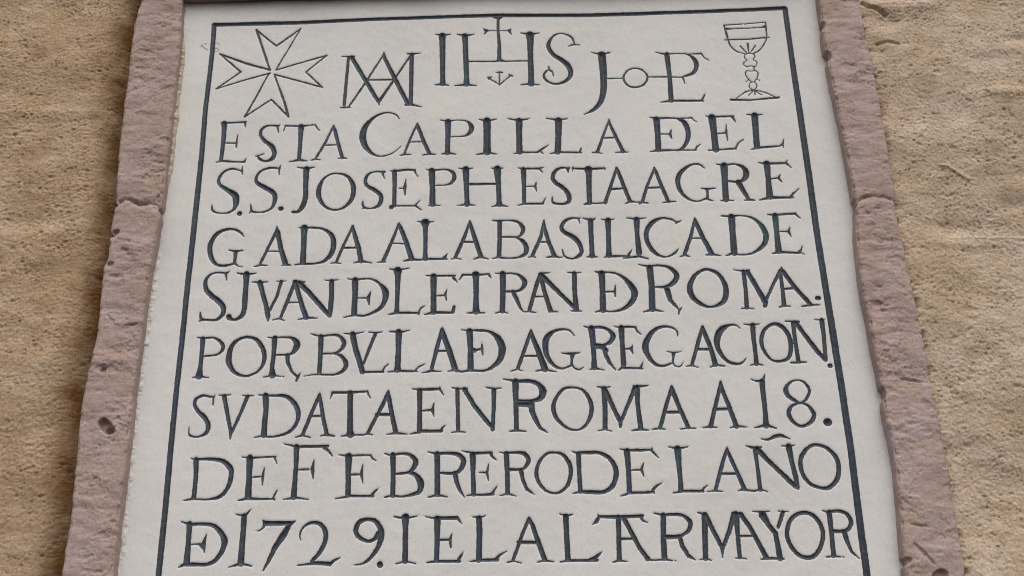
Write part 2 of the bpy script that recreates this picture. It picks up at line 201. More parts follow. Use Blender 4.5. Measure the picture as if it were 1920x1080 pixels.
M|520,170,80 530,400,64 532,690,66/540,190,60 640,420,60 735,610,60/735,640,50 735,680,30/930,150,60 840,370,50 745,600,46/955,150,76 965,370,58 1005,690,70/425,145,16 520,155,34 600,145,14/905,130,16 980,140,34 1105,128,16/440,730,14 530,710,22 620,735,12/880,730,14 1000,708,36 1125,725,12
A|1418,150,44 1340,410,52 1265,690,54/1418,130,24 1440,220,66 1530,440,58 1640,680,60/1325,482,40 1500,482,42/1160,712,14 1265,695,30 1330,712,12/1520,710,10 1640,690,28 1740,698,14
# 6 1310 695 6.621
A|275,150,36 220,390,50 150,690,56/275,130,20 290,230,56 370,420,54 470,690,64/190,478,36 375,475,36/25,712,10 150,695,32 238,708,10/390,710,10 470,685,36 605,703,10
1|~790,130,70 795,220,66 815,400,60 830,560,60 838,680,80/650,105,12 720,130,24 800,125,40 822,45,10/690,710,12 840,675,44 965,718,12
8|~1082,240,60 1120,160,34 1210,118,24 1310,145,28 1375,250,38 1330,360,34 1260,400,26 1190,370,44 1110,310,58 1082,240,60/~1118,540,56 1150,450,42 1250,405,28 1350,430,36 1432,540,54 1390,640,48 1280,690,38 1180,640,46 1118,540,56
.|1600,640,104 1603,640,104
# 7 330 825 6.4
D|240,235,64 235,450,54 212,690,56/175,222,10 240,232,24/~240,232,28 400,228,36 540,245,52 640,320,66 660,420,60 620,570,52 520,680,46 380,712,22 220,708,22/85,728,10 200,705,34
E|885,215,84 875,450,66 862,680,84/790,203,10 885,215,26 1060,205,22 1195,200,22/1175,205,24 1195,240,16 1210,288,6/905,448,16 1010,438,20/1058,335,8 1038,435,36 1035,552,10/745,725,14 860,700,40 1000,708,24 1180,705,22/1160,700,24 1185,650,22 1218,588,8/1170,700,24 1178,728,10
F|1445,80,70 1440,300,56 1425,500,58 1410,680,76/1285,45,8 1400,70,24 1450,80,34 1820,72,34/1780,90,50 1830,130,30 1875,190,10/1470,355,20 1590,352,24/1655,240,10 1635,345,50 1645,470,10/1285,712,10 1420,690,34 1585,712,8
# 7 620 825 6.4
E|215,195,84 210,420,64 208,660,66/90,178,10 210,190,30 340,182,22 480,182,22/475,180,24 500,220,22 550,252,8/240,415,24 350,412,24/385,290,8 368,410,40 388,530,8/55,705,12 200,680,34/210,672,30 510,675,26/490,665,34 530,620,28 580,575,6
B|745,180,70 750,400,58 745,670,60/645,162,10 720,185,26/~740,180,26 870,165,34 960,185,46 1020,260,66 990,340,56 930,390,36 770,410,28/~930,395,32 1020,420,56 1080,520,82 1060,620,60 960,660,36 850,680,24 740,670,28/645,690,14 740,665,32
R|1278,170,70 1280,400,66 1280,650,70/1170,145,12 1270,168,30/~1270,165,34 1430,160,36 1540,180,54 1595,250,64 1560,350,54 1480,400,36 1300,395,30/1490,400,60 1510,500,52 1550,600,40 1605,688,14/1168,688,14 1280,660,36 1400,685,12
# 7 880 825 6.4
E|40,175,76 45,400,54 52,650,60/-90,130,14 -20,145,22 80,160,36 270,150,30/250,160,36 280,205,30 330,245,10/120,390,8 210,392,26/232,285,10 212,390,34 230,488,12/-30,668,14 50,655,28/40,655,24 160,660,26 285,650,36/275,640,40 300,600,24 335,550,6
R|445,165,66 455,400,58 460,640,56/362,145,12 440,160,26/~440,158,26 560,150,34 660,165,50 710,230,54 690,300,46 630,350,32 470,358,40/620,365,56 640,470,46 690,590,42 785,660,10/360,672,10 460,645,32 565,675,8
O|~805,390,48 840,260,40 930,165,32 1020,150,28 1120,175,40 1200,280,54 1218,400,50 1180,540,46 1100,620,34 1010,640,26 910,600,36 830,500,46 805,390,48
D|1310,165,60 1320,400,52 1335,620,56/1222,135,10 1310,160,28/~1300,155,34 1440,150,44 1560,155,44 1680,220,52 1755,340,62 1755,460,62 1700,570,56 1600,625,46 1450,625,50 1340,620,40/1240,642,10 1340,620,34
# 7 1130 825 7.111
E|325,150,86 345,400,64 358,690,72/232,122,14 320,130,30/320,135,32 500,135,40 650,130,26/658,105,12 655,145,34 745,238,10/375,402,16 500,398,24/545,310,8 518,395,44 552,490,10/235,750,8 330,720,30/350,705,40 560,702,34 680,690,36/670,670,40 720,610,28 805,565,8/685,690,24 690,718,10
L|1000,120,100 1015,300,72 1035,500,60 1045,670,70/880,92,14 1000,115,40 1140,90,12/940,705,12 1045,690,36/1050,680,36 1340,682,34/1325,675,34 1355,635,24 1398,605,10
A|1655,130,40 1600,300,52 1505,670,50/1658,100,20 1690,200,52 1780,400,54 1890,650,64/1570,450,38 1780,450,34/1395,690,12 1505,675,24 1600,686,8
# 7 1330 805 7.111
N|610,270,60 640,480,50 680,800,60/640,260,80 760,390,66 960,580,66 1150,760,66/1060,230,84 1100,430,62 1150,620,70 1180,780,54/485,222,12 580,245,36 690,240,24/960,220,14 1060,222,26 1140,213,12/560,825,14 690,805,24 780,830,8/~692,128,16 780,138,30 880,95,50 960,85,46 1080,130,10/385,822,12 440,800,36 540,815,26 620,825,16
O|~1215,430,60 1260,310,56 1350,225,44 1450,210,44 1580,260,50 1690,380,62 1725,520,64 1700,670,64 1600,775,56 1480,780,44 1340,720,50 1245,590,56 1215,430,60
# 8 320 945 6.4
DE|225,240,70 212,450,60 190,690,80/130,215,16 220,240,30/~220,245,36 380,240,40 500,255,48 590,330,62 645,440,76 610,570,60 530,680,54 430,725,42 300,725,46 180,725,50/95,760,14 180,715,50/240,485,18 380,480,22/430,360,8 395,470,50 405,605,10/350,490,30 400,540,30
1|880,145,70 870,300,66 855,500,70 840,710,84/780,122,12 870,140,28 910,120,28 965,62,8/695,760,12 840,715,40 985,748,12
7|1110,200,24 1130,230,60 1430,230,54/1130,230,50 1110,280,26 1070,315,16 1028,325,10/1490,205,20 1430,240,56 1350,370,84 1250,520,66 1170,690,44 1105,805,12
2|~1560,435,10 1548,370,18 1590,280,26 1690,225,40 1790,240,50 1855,330,60 1850,450,56 1780,590,52 1690,690,40/1520,738,12 1620,725,26 1740,708,46 1910,718,50/1910,722,50 1945,690,36 1995,660,26 2032,645,10
# 8 590 945 7.111
9|~850,390,66 790,475,50 700,495,44 590,440,58 545,350,68 600,240,64 700,205,50 800,225,60 870,310,76 890,420,80 850,560,66 760,700,50 650,790,32 505,820,8
.|870,805,84 872,815,84
I|1210,180,110 1210,300,74 1208,550,72 1205,760,80/1058,170,18 1210,195,36 1385,158,10/1085,798,18 1205,765,30 1345,795,16
E|1635,200,92 1635,450,70 1625,750,70/1460,165,10 1560,185,22 1640,190,40/1640,190,50 1900,185,52/1895,175,36 1930,220,30 1962,265,10/1660,480,34 1790,475,32/1828,400,8 1805,475,40 1815,580,24/1480,785,12 1620,765,40/1620,765,36 1780,765,34 1935,765,36/1910,755,40 1945,700,40 1985,632,10
# 8 840 945 7.111
L|415,190,80 420,400,80 415,600,76 412,740,84/308,170,12 420,178,28 498,158,12/275,770,10 410,750,40/410,748,40 660,745,44/640,735,44 690,680,34 780,628,10
A|1080,190,44 1000,380,46 870,740,46/1080,190,44 1130,290,56 1200,500,70 1290,740,70/935,510,46 1200,515,48/788,780,14 870,760,22 980,788,12/1185,778,12 1290,750,32 1415,772,14
L|1570,165,80 1580,400,72 1600,740,76/1490,132,14 1575,158,28 1665,138,14/1495,775,16 1595,755,36/1600,755,34 1780,755,36 1990,750,40/1900,745,50 1960,720,60 2055,635,10
# 8 1080 945 7.111
TA|565,180,76 570,400,64 578,740,70/290,145,16 310,170,40 570,175,52 700,170,46 885,158,44/300,180,40 275,235,54 218,275,10/860,165,50 890,220,34 958,250,8/640,190,70 740,380,64 850,590,60 960,730,66/600,468,36 770,462,34/490,780,12 575,755,32 690,770,10/940,745,26 1060,750,18
R|1165,150,76 1165,400,74 1180,720,80/1038,120,14 1150,150,30/~1150,150,40 1300,138,42 1430,155,46 1520,240,66 1510,340,56 1430,410,40 1350,435,56 1200,440,62/1380,430,60 1420,560,60 1500,690,54 1600,748,10/1050,750,14 1180,740,30 1335,760,8
# 8 1310 940 5.818
MA|65,150,70 70,400,62 75,620,60/75,140,50 150,300,52 255,500,48/258,480,54 262,620,6/385,140,60 340,310,50 270,500,40/410,140,70 425,350,50 450,610,46/400,135,40 470,140,44/460,140,56 560,280,50 670,480,54 740,610,60/-10,122,12 60,140,30/455,378,26 590,378,24/12,638,10 75,625,20 145,645,10/400,622,10 450,615,18 525,628,10
Y|700,150,90 760,250,56 840,350,56 860,450,56 890,620,70/920,120,46 870,280,40/580,108,12 680,115,24 775,108,12/870,105,12 920,110,18 978,112,10/680,632,12 800,620,28 930,628,20
O|~965,350,50 1000,210,46 1080,140,46 1180,125,44 1280,180,50 1350,300,50 1350,440,48 1290,570,50 1200,615,48 1090,580,46 1000,470,48 965,350,50
R|1425,120,60 1450,330,52 1475,590,54/1350,100,10 1420,118,28/~1420,115,30 1530,105,36 1620,140,44 1665,230,50 1630,305,44 1560,325,40 1460,325,44/1590,330,60 1620,430,50 1670,550,32 1760,628,8/1385,610,8 1475,595,24 1590,610,8
"""

# ------------------------------------------------------------------ helpers
def unproj(px, py, yp=0.0):
    """a point of the photograph -> (X, Z) on the upright plane Y = yp"""
    px = np.asarray(px, float); py = np.asarray(py, float)
    d = np.stack([(px - 960) / F, -(py - 540) / F, -np.ones_like(px)], -1) @ M   # camera -> world
    t = (yp - CAM[1]) / d[..., 1]
    return CAM[0] + d[..., 0] * t, CAM[2] + d[..., 2] * t

def _hash(ix, iy, seed):
    h = (ix * 374761393 + iy * 668265263 + seed * 974634777) & 0xFFFFFFFF
    h = ((h ^ (h >> 13)) * 1274126177) & 0xFFFFFFFF
    h = ((h ^ (h >> 16)) * 2246822519) & 0xFFFFFFFF
    return (h ^ (h >> 15)) & 0xFFFFFFFF

def perlin(x, y, seed=0):
    x, y = np.broadcast_arrays(np.asarray(x, float), np.asarray(y, float))
    xi = np.floor(x).astype(np.int64); yi = np.floor(y).astype(np.int64)
    xf = x - xi; yf = y - yi
    u = xf * xf * xf * (xf * (xf * 6 - 15) + 10); v = yf * yf * yf * (yf * (yf * 6 - 15) + 10)
    def g(dx, dy):
        a = _hash(xi + dx, yi + dy, seed) * (2 * math.pi / 4294967296.0)
        return np.cos(a) * (xf - dx) + np.sin(a) * (yf - dy)
    n0 = g(0, 0) * (1 - u) + g(1, 0) * u
    n1 = g(0, 1) * (1 - u) + g(1, 1) * u
    return (n0 * (1 - v) + n1 * v) * 1.5

def fbm(x, y, seed=0, octaves=4, gain=0.5):
    s = 0; a = 1.0
    for o in range(octaves):
        s = s + a * perlin(x * 2 ** o, y * 2 ** o, seed + 17 * o); a *= gain
    return s

def pits(x, y, seed, density=0.5, rmin=0.15, rmax=0.45):
    """round pits scattered one to a cell: 0 outside, up to 1 at the pit's bottom"""
    x, y = np.broadcast_arrays(np.asarray(x, float), np.asarray(y, float))
    xi = np.floor(x).astype(np.int64); yi = np.floor(y).astype(np.int64)
    out = np.zeros(x.shape)
    for dx in (-1, 0, 1):
        for dy in (-1, 0, 1):
            cx, cy = xi + dx, yi + dy
            r1 = _hash(cx, cy, seed) / 4294967296.0; r2 = _hash(cx, cy, seed + 1) / 4294967296.0
            r3 = _hash(cx, cy, seed + 2) / 4294967296.0; r4 = _hash(cx, cy, seed + 3) / 4294967296.0
            rad = rmin + (rmax - rmin) * r4 ** 2
            d = np.hypot(x - cx - r1, y - cy - r2) / rad
            out = np.maximum(out, np.where(r3 < density, np.clip(1 - d * d, 0, 1) * (rad / rmax), 0))
    return out

def smooth(t):
    t = np.clip(t, 0, 1); return t * t * (3 - 2 * t)

def mesh_object(name, verts, faces, mat, parent=None, flat=False):
    faces = np.asarray(faces, np.int32)
    me = bpy.data.meshes.new(name)
    n, k = faces.shape
    me.vertices.add(len(verts)); me.vertices.foreach_set("co", np.ascontiguousarray(verts, np.float32).ravel())
    me.loops.add(n * k); me.loops.foreach_set("vertex_index", np.ascontiguousarray(faces).ravel())
    me.polygons.add(n); me.polygons.foreach_set("loop_start", np.arange(0, n * k, k, dtype=np.int32))
    me.polygons.foreach_set("use_smooth", np.full(n, not flat, dtype=bool))
    me.update(calc_edges=True)
    me.materials.append(mat)
    ob = bpy.data.objects.new(name, me); COL.objects.link(ob)
    if parent is not None: ob.parent = parent
    return ob

def sub_mesh(name, verts, faces, mat, parent=None):
    u, inv = np.unique(faces, return_inverse=True)
    return mesh_object(name, verts[u], inv.reshape(faces.shape), mat, parent)

def grid_faces(nr, nc):
    i = np.arange(nr - 1)[:, None] * nc + np.arange(nc - 1)[None, :]
    return np.stack([i, i + 1, i + nc + 1, i + nc], -1).reshape(-1, 4)

def empty(name, loc, parent=None):
    e = bpy.data.objects.new(name, None); COL.objects.link(e); e.location = loc
    e.empty_display_size = 0.05
    if parent is not None: e.parent = parent
    return e

def spaced(lo, a, b, hi, step, grow=1.35):
    """coordinates with a fine step from a to b and growing steps out to lo and hi"""
    core = list(np.arange(a, b + step * .5, step))
    out, s, p = [], step, core[-1]
    while p < hi:
        s *= grow; p = min(p + s, hi); out.append(p)
    pre, s, p = [], step, core[0]
    while p > lo:
        s *= grow; p = max(p - s, lo); pre.append(p)
    return np.array(pre[::-1] + core + out)

# ------------------------------------------------------------------ materials
def material(name):
    m = bpy.data.materials.new(name); m.use_nodes = True
    t = m.node_tree; b = t.nodes["Principled BSDF"]
    return m, t, b

def noise_node(t, scale, detail=4, rough=0.55, stretch=None, off=0.0):
    tc = t.nodes.new("ShaderNodeTexCoord"); mp = t.nodes.new("ShaderNodeMapping")
    mp.inputs["Location"].default_value = (off, off * .7, off * 1.3)
    if stretch: mp.inputs["Scale"].default_value = stretch
    n = t.nodes.new("ShaderNodeTexNoise")
    n.inputs["Scale"].default_value = scale; n.inputs["Detail"].default_value = detail; n.inputs["Roughness"].default_value = rough
    t.links.new(tc.outputs["Object"], mp.inputs[0]); t.links.new(mp.outputs[0], n.inputs["Vector"])
    return n

def ramp(t, src, stops):
    r = t.nodes.new("ShaderNodeValToRGB")
    e = r.color_ramp.elements
    while len(e) < len(stops): e.new(0.5)
    for i, (p, c) in enumerate(stops):
        e[i].position = p; e[i].color = (*c, 1) if len(c) == 3 else c
    t.links.new(src, r.inputs[0]); return r

def mix(t, fac, a, b, mode='MIX'):
    m = t.nodes.new("ShaderNodeMix"); m.data_type = 'RGBA'; m.blend_type = mode
    if isinstance(fac, float): m.inputs[0].default_value = fac
    else: t.links.new(fac, m.inputs[0])
    for s, v in ((6, a), (7, b)):
        if isinstance(v, tuple): m.inputs[s].default_value = (*v, 1)
        else: t.links.new(v, m.inputs[s])
    return m.outputs[2]

def bump(t, b, layers):
    prev = None
    for src, strength, dist in layers:
        n = t.nodes.new("ShaderNodeBump"); n.inputs["Strength"].default_value = strength; n.inputs["Distance"].default_value = dist
        t.links.new(src, n.inputs["Height"])
        if prev: t.links.new(prev, n.inputs["Normal"])
        prev = n.outputs[0]
    t.links.new(prev, b.inputs["Normal"])

def mat_limewash():
    m, t, b = material("limewash")
    big = ramp(t, noise_node(t, 5.0, 5, 0.6).outputs[0], [(0.3, PLAQUE_A), (0.7, PLAQUE_B)])
    warm = ramp(t, noise_node(t, 14.0, 4, 0.6, off=3).outputs[0], [(0.5, (0, 0, 0)), (0.75, (1, 1, 1))])
    c = mix(t, warm.outputs[0], big.outputs[0], (PLAQUE_B[0] * 1.0, PLAQUE_B[1] * .965, PLAQUE_B[2] * .93))
    sp = ramp(t, noise_node(t, 260.0, 3, 0.7, off=9).outputs[0], [(0.30, (0.86, 0.85, 0.84)), (0.45, (1, 1, 1))])
    c = mix(t, 1.0, c, sp.outputs[0], 'MULTIPLY')
    gr = ramp(t, noise_node(t, 620.0, 2, 0.8, off=2).outputs[0], [(0.3, (0.9, 0.9, 0.9)), (0.7, (1.04, 1.04, 1.04))])
    c = mix(t, 1.0, c, gr.outputs[0], 'MULTIPLY')
    t.links.new(c, b.inputs["Base Color"]); b.inputs["Roughness"].default_value = 0.85
    b.inputs["Specular IOR Level"].default_value = 0.25
    bump(t, b, [(noise_node(t, 60, 5, 0.6, (1.6, 1, 1)).outputs[0], 0.25, 0.002), (noise_node(t, 420, 3, 0.7).outputs[0], 0.25, 0.0006)])
    return m

def mat_paint():
    m, t, b = material("carved_line_paint")
    a = ramp(t, noise_node(t, 11.0, 3, 0.5).outputs[0], [(0.25, PAINT_BLUE), (0.48, PAINT_BLACK), (0.60, PAINT_BLACK), (0.78, PAINT_TEAL)])
    w = ramp(t, noise_node(t, 150.0, 4, 0.7, off=5).outputs[0], [(0.3, (0.55, 0.55, 0.55)), (0.7, (1.3, 1.3, 1.3))])
    c = mix(t, 1.0, a.outputs[0], w.outputs[0], 'MULTIPLY')
    t.links.new(c, b.inputs["Base Color"]); b.inputs["Roughness"].default_value = 0.55
    b.inputs["Specular IOR Level"].default_value = 0.35
    bump(t, b, [(noise_node(t, 320, 4, 0.7).outputs[0], 0.35, 0.0008)])
    return m

def mat_stone():
    m, t, b = material("pink_cantera_stone")
    base = ramp(t, noise_node(t, 9.0, 6, 0.62).outputs[0], [(0.28, STONE_A), (0.5, STONE_B), (0.72, STONE_C)])
    lay = ramp(t, noise_node(t, 26.0, 4, 0.6, (1, 1, 2.2), 4).outputs[0], [(0.35, (0.84, 0.82, 0.80)), (0.65, (1.06, 1.06, 1.07))])
    c = mix(t, 1.0, base.outputs[0], lay.outputs[0], 'MULTIPLY')
    red = ramp(t, noise_node(t, 6.0, 4, 0.6, off=11).outputs[0], [(0.60, (0, 0, 0)), (0.80, (0.55, 0.55, 0.55))])
    c = mix(t, red.outputs[0], c, STONE_RED)
    och = ramp(t, noise_node(t, 17.0, 5, 0.6, (1, 1, 1.4), 15).outputs[0], [(0.48, (0, 0, 0)), (0.68, (0.7, 0.7, 0.7))])
    c = mix(t, och.outputs[0], c, STONE_OCHRE)
    gr = ramp(t, noise_node(t, 340.0, 3, 0.8, off=7).outputs[0], [(0.28, (0.72, 0.72, 0.72)), (0.6, (1.05, 1.05, 1.05))])
    c = mix(t, 1.0, c, gr.outputs[0], 'MULTIPLY')
    t.links.new(c, b.inputs["Base Color"]); b.inputs["Roughness"].default_value = 0.9
    b.inputs["Specular IOR Level"].default_value = 0.2
    bump(t, b, [(noise_node(t, 130, 5, 0.65, (1, 1, 1.8)).outputs[0], 0.3, 0.002), (noise_node(t, 520, 3, 0.7).outputs[0], 0.4, 0.0008)])
    return m

def mat_stucco():
    m, t, b = material("ochre_stucco")
    tc = t.nodes.new("ShaderNodeTexCoord"); sx = t.nodes.new("ShaderNodeSeparateXYZ")
    t.links.new(tc.outputs["Object"], sx.inputs[0])
    mr = t.nodes.new("ShaderNodeMapRange"); mr.inputs[1].default_value = -0.5; mr.inputs[2].default_value = 0.5
    t.links.new(sx.outputs[0], mr.inputs[0])
    n1 = noise_node(t, 7.0, 6, 0.62)
    left = ramp(t, n1.outputs[0], [(0.28, WALL_L_A), (0.52, WALL_L_B), (0.74, WALL_L_C)])
    right = ramp(t, n1.outputs[0], [(0.28, WALL_R_A), (0.5, WALL_R_B), (0.72, WALL_R_C)])
    c = mix(t, mr.outputs[0], left.outputs[0], right.outputs[0])
    # occlusion shade beside the left jamb painted in dark brown, together with brown stain
    at = t.nodes.new("ShaderNodeAttribute"); at.attribute_name = "shade_stain"
    c = mix(t, at.outputs["Fac"], c, WALL_SHADE_STAIN)
    st = ramp(t, noise_node(t, 22.0, 5, 0.65, (1, 1, 1.6), 6).outputs[0], [(0.34, (0.80, 0.78, 0.74)), (0.62, (1.05, 1.05, 1.05))])
    c = mix(t, 1.0, c, st.outputs[0], 'MULTIPLY')
    gr = ramp(t, noise_node(t, 300.0, 3, 0.8, off=8).outputs[0], [(0.32, (0.62, 0.59, 0.55)), (0.52, (1.06, 1.06, 1.06))])
    c = mix(t, 1.0, c, gr.outputs[0], 'MULTIPLY')
    t.links.new(c, b.inputs["Base Color"]); b.inputs["Roughness"].default_value = 0.95
    b.inputs["Specular IOR Level"].default_value = 0.15
    bump(t, b, [(noise_node(t, 260, 4, 0.75, (1, 1, 1.3)).outputs[0], 0.5, 0.002), (noise_node(t, 560, 3, 0.75).outputs[0], 0.5, 0.001)])
    return m

def mat_plain(name, col, dark=0.8, rough=0.9):
    m, t, b = material(name)
    r = ramp(t, noise_node(t, 90.0, 5, 0.7).outputs[0], [(0.3, tuple(v * dark for v in col)), (0.65, col)])
    t.links.new(r.outputs[0], b.inputs["Base Color"]); b.inputs["Roughness"].default_value = rough
    b.inputs["Specular IOR Level"].default_value = 0.2
    bump(t, b, [(noise_node(t, 300, 4, 0.7).outputs[0], 0.5, 0.001)])
    return m

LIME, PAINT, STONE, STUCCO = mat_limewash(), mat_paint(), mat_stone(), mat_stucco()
SEAM_WHITE = mat_plain("white_lime_mortar", SEAM_W)
SEAM_BEIGE = mat_plain("beige_mortar", SEAM_B)
PENCIL = mat_plain("pencil_marks", (0.36, 0.36, 0.37), 0.7)

# ------------------------------------------------------------------ the stone frame: two jambs and a lintel standing proud of the plaque
YF = -0.025                       # front of the frame; the plaque's face is Y = 0
def edge(points, yp, x_of_z=True):
    p = np.array(points, float); X, Z = unproj(p[:, 0], p[:, 1], yp)
    return (X, Z)

def edge_fn(points, yp):
    X, Z = edge(points, yp); o = np.argsort(Z); X, Z = X[o], Z[o]
    def f(z):
        r = np.interp(z, Z, X)
        lo = z < Z[0]; hi = z > Z[-1]
        s0 = (X[-1] - X[0]) / (Z[-1] - Z[0])
        return np.where(lo, X[0] + (z - Z[0]) * s0, np.where(hi, X[-1] + (z - Z[-1]) * s0, r))
    return f

L_OUT = [(263, 0), (250, 45), (242, 110), (236, 160), (226, 245), (221, 290), (216, 370), (206, 430), (202, 480), (193, 500), (189, 540), (181, 620), (171, 670), (158, 720), (147, 790), (143, 850), (137, 900), (130, 980), (120, 1030), (114, 1080)]
L_IN = [(340, 0), (338, 60), (332, 120), (322, 210), (312, 300), (303, 380), (293, 440), (281, 500), (272, 560), (262, 640), (250, 730), (242, 810), (232, 890), (222, 970), (211, 1080)]
R_IN = [(1537, 0), (1541, 45), (1546, 85), (1552, 110), (1562, 160), (1571, 205), (1580, 250), (1590, 300), (1600, 355), (1606, 400), (1606, 440), (1612, 500), (1620, 560), (1630, 600), (1640, 655), (1648, 690), (1658, 760), (1670, 815), (1681, 880), (1688, 950), (1693, 1020), (1698, 1080)]
R_OUT = [(1613, 0), (1617, 25), (1623, 60), (1634, 100), (1646, 165), (1657, 225), (1668, 290), (1678, 350), (1682, 400), (1694, 450), (1703, 500), (1712, 540), (1722, 590), (1734, 640), (1744, 700), (1756, 760), (1768, 820), (1781, 880), (1791, 950), (1800, 1000), (1812, 1080)]

def sweep(t, a, b, yf, yb, rad, seed, amp, along_z, extra=None, inner_at_b=True):
    """a rough dressed block swept along t, its front between a(t) and b(t); returns vertices (nt, ns, 3), the cross coordinate and the front weight"""
    nf, nside, narc = 84, 20, 6
    nt = len(t); w = (b - a)[:, None]
    tt = np.concatenate([np.linspace(0, 1, nside + 1)[:-1], ])
    P, N, wt = [], [], []
    A, B = a[:, None], b[:, None]
    one = np.ones((nt, 1))
    u = []; yy = []; nu = []; ny = []; fr = []
    for k in range(nside):                              # outer side, back to front
        q = k / nside; u.append(A); yy.append(one * (yb + (yf + rad - yb) * q)); nu.append(-one); ny.append(0 * one); fr.append(0 * one)
    for k in range(narc):
        q = k / narc * math.pi / 2; u.append(A + rad * (1 - math.cos(q))); yy.append(one * (yf + rad * (1 - math.sin(q)))); nu.append(-one * math.cos(q)); ny.append(-one * math.sin(q)); fr.append(one * math.sin(q))
    for k in range(nf + 1):
        q = k / nf; u.append(A + rad + (w - 2 * rad) * q); yy.append(one * yf); nu.append(0 * one); ny.append(-one); fr.append(one)
    for k in range(1, narc + 1):
        q = math.pi / 2 * (1 - k / narc); u.append(B - rad * (1 - math.cos(q))); yy.append(one * (yf + rad * (1 - math.sin(q)))); nu.append(one * math.cos(q)); ny.append(-one * math.sin(q)); fr.append(one * math.sin(q))
    for k in range(1, nside + 1):
        q = k / nside; u.append(B); yy.append(one * (yf + rad + (yb - yf - rad) * q)); nu.append(one); ny.append(0 * one); fr.append(0 * one)
    u, yy, nu, ny, fr = (np.concatenate(c, 1) for c in (u, yy, nu, ny, fr))
    tv = t[:, None] * np.ones_like(u)
    s = np.concatenate([np.zeros((nt, 1)), np.cumsum(np.hypot(np.diff(u, axis=1), np.diff(yy, axis=1)), 1)], 1) + a[:, None]
    sx, sz = (s, tv) if along_z else (tv, s)
    d = 0.0024 * fbm(sx * 11, sz * 16, seed, 3) + 0.0008 * fbm(sx * 40, sz * 75, seed + 5, 4, 0.6) + 0.0004 * fbm(sx * 190, sz * 260, seed + 9, 2)
    ch = fbm(sx * 28 + 3, sz * 40, seed + 21, 3)         # tool scars: shallow steps
    d -= 0.0012 * smooth((ch - 0.28) / 0.12)
    d -= 0.0022 * pits(sx * 50, sz * 105, seed + 31, 0.10) + 0.0016 * pits(sx * 110, sz * 200, seed + 41, 0.22)
    k = 0.42 + 0.58 * fr
    d = d * amp * k * (0.45 + 1.0 * smooth(0.45 + 0.8 * fbm(sx * 14, sz * 17, seed + 61, 2)))      # some stretches worn smooth, some rough
    corner = np.exp(-((fr - 0.6) / 0.35) ** 2)            # worn, nibbled arrises
    d -= 0.0042 * corner * np.clip(fbm(sx * 20, sz * 55, seed + 51, 4) + 0.15, 0, 2) * amp
    if extra is not None: d = d + extra(u, tv, fr)
    u2 = u + nu * d; y2 = yy + ny * d
    V = np.stack([u2, y2, tv], -1) if along_z else np.stack([tv, y2, u2], -1)
    return V, u, tv

def crack(line, width, depth, seed):
    cx, cz = line
    def f(u, z):
        zz = np.interp(u, cx, cz) + 0.0035 * fbm(u * 60, u * 0 + 1.7, seed, 3)
        q = np.abs(z - zz) / width
        mod = 0.65 + 0.6 * fbm(u * 45, u * 0 + 4.1, seed + 3, 2)
        return -depth * np.exp(-q ** 1.3) * np.clip(mod, 0.15, 1.4), z - zz
    return f

frame = empty("stone_frame", (0, 0, 0))
frame["label"] = "rough pink stone frame of worn blocks standing proud around the white plaque"
frame["category"] = "frame"

def joint_line(pts):
    X, Z = unproj(np.array(pts, float)[:, 0], np.array(pts, float)[:, 1], YF); return X, Z

ZT = 2.95; ZB = 1.2
tz = spaced(ZB, unproj(960, 1120)[1], unproj(960, -40)[1], ZT, 0.0016, 1.2)

def build_jamb(out_pts, in_pts, joints, seed, left, dents):
    lines = [joint_line(j) for j in joints]
    cr = [crack(l, 0.0032, 0.0105 if left else 0.0065, seed + 70 + i) for i, l in enumerate(lines)]
    dpos = [(*unproj(px, py, YF), rx, rz, dp, ang) for px, py, rx, rz, dp, ang in dents]
    def extra(u, z, fr):
        e = 0
        for c in cr:
            e = e + c(u, z)[0]
        for X, Z, rx, rz, dp, ang in dpos:
            ca, sa = math.cos(ang), math.sin(ang)
            p = ((u - X) * ca + (z - Z) * sa) / rx; q = (-(u - X) * sa + (z - Z) * ca) / rz
            r = np.sqrt(p * p + q * q) + 0.25 * fbm(u * 60, z * 60, seed + 90, 2)
            e = e - dp * smooth((1.15 - r) / 0.5)
        return e
    fo, fi = edge_fn(out_pts, YF), edge_fn(in_pts, YF)
    a, b = (fo(tz), fi(tz)) if left else (fi(tz), fo(tz))
    V, u, tv = sweep(tz, a, b, YF, 0.075, 0.0055, seed, 1.0, True, extra)
    nr, nc = V.shape[:2]
    faces = grid_faces(nr, nc)
    verts = V.reshape(-1, 3)
    which = np.zeros((nr, nc), int)
    for c in cr: which += (c(u, tv)[1] > 0)
    fw = which.reshape(-1)[faces[:, 0]]
    for k in range(len(cr) + 1):
        sub_mesh("stone_block", verts, faces[fw == k], STONE, frame)

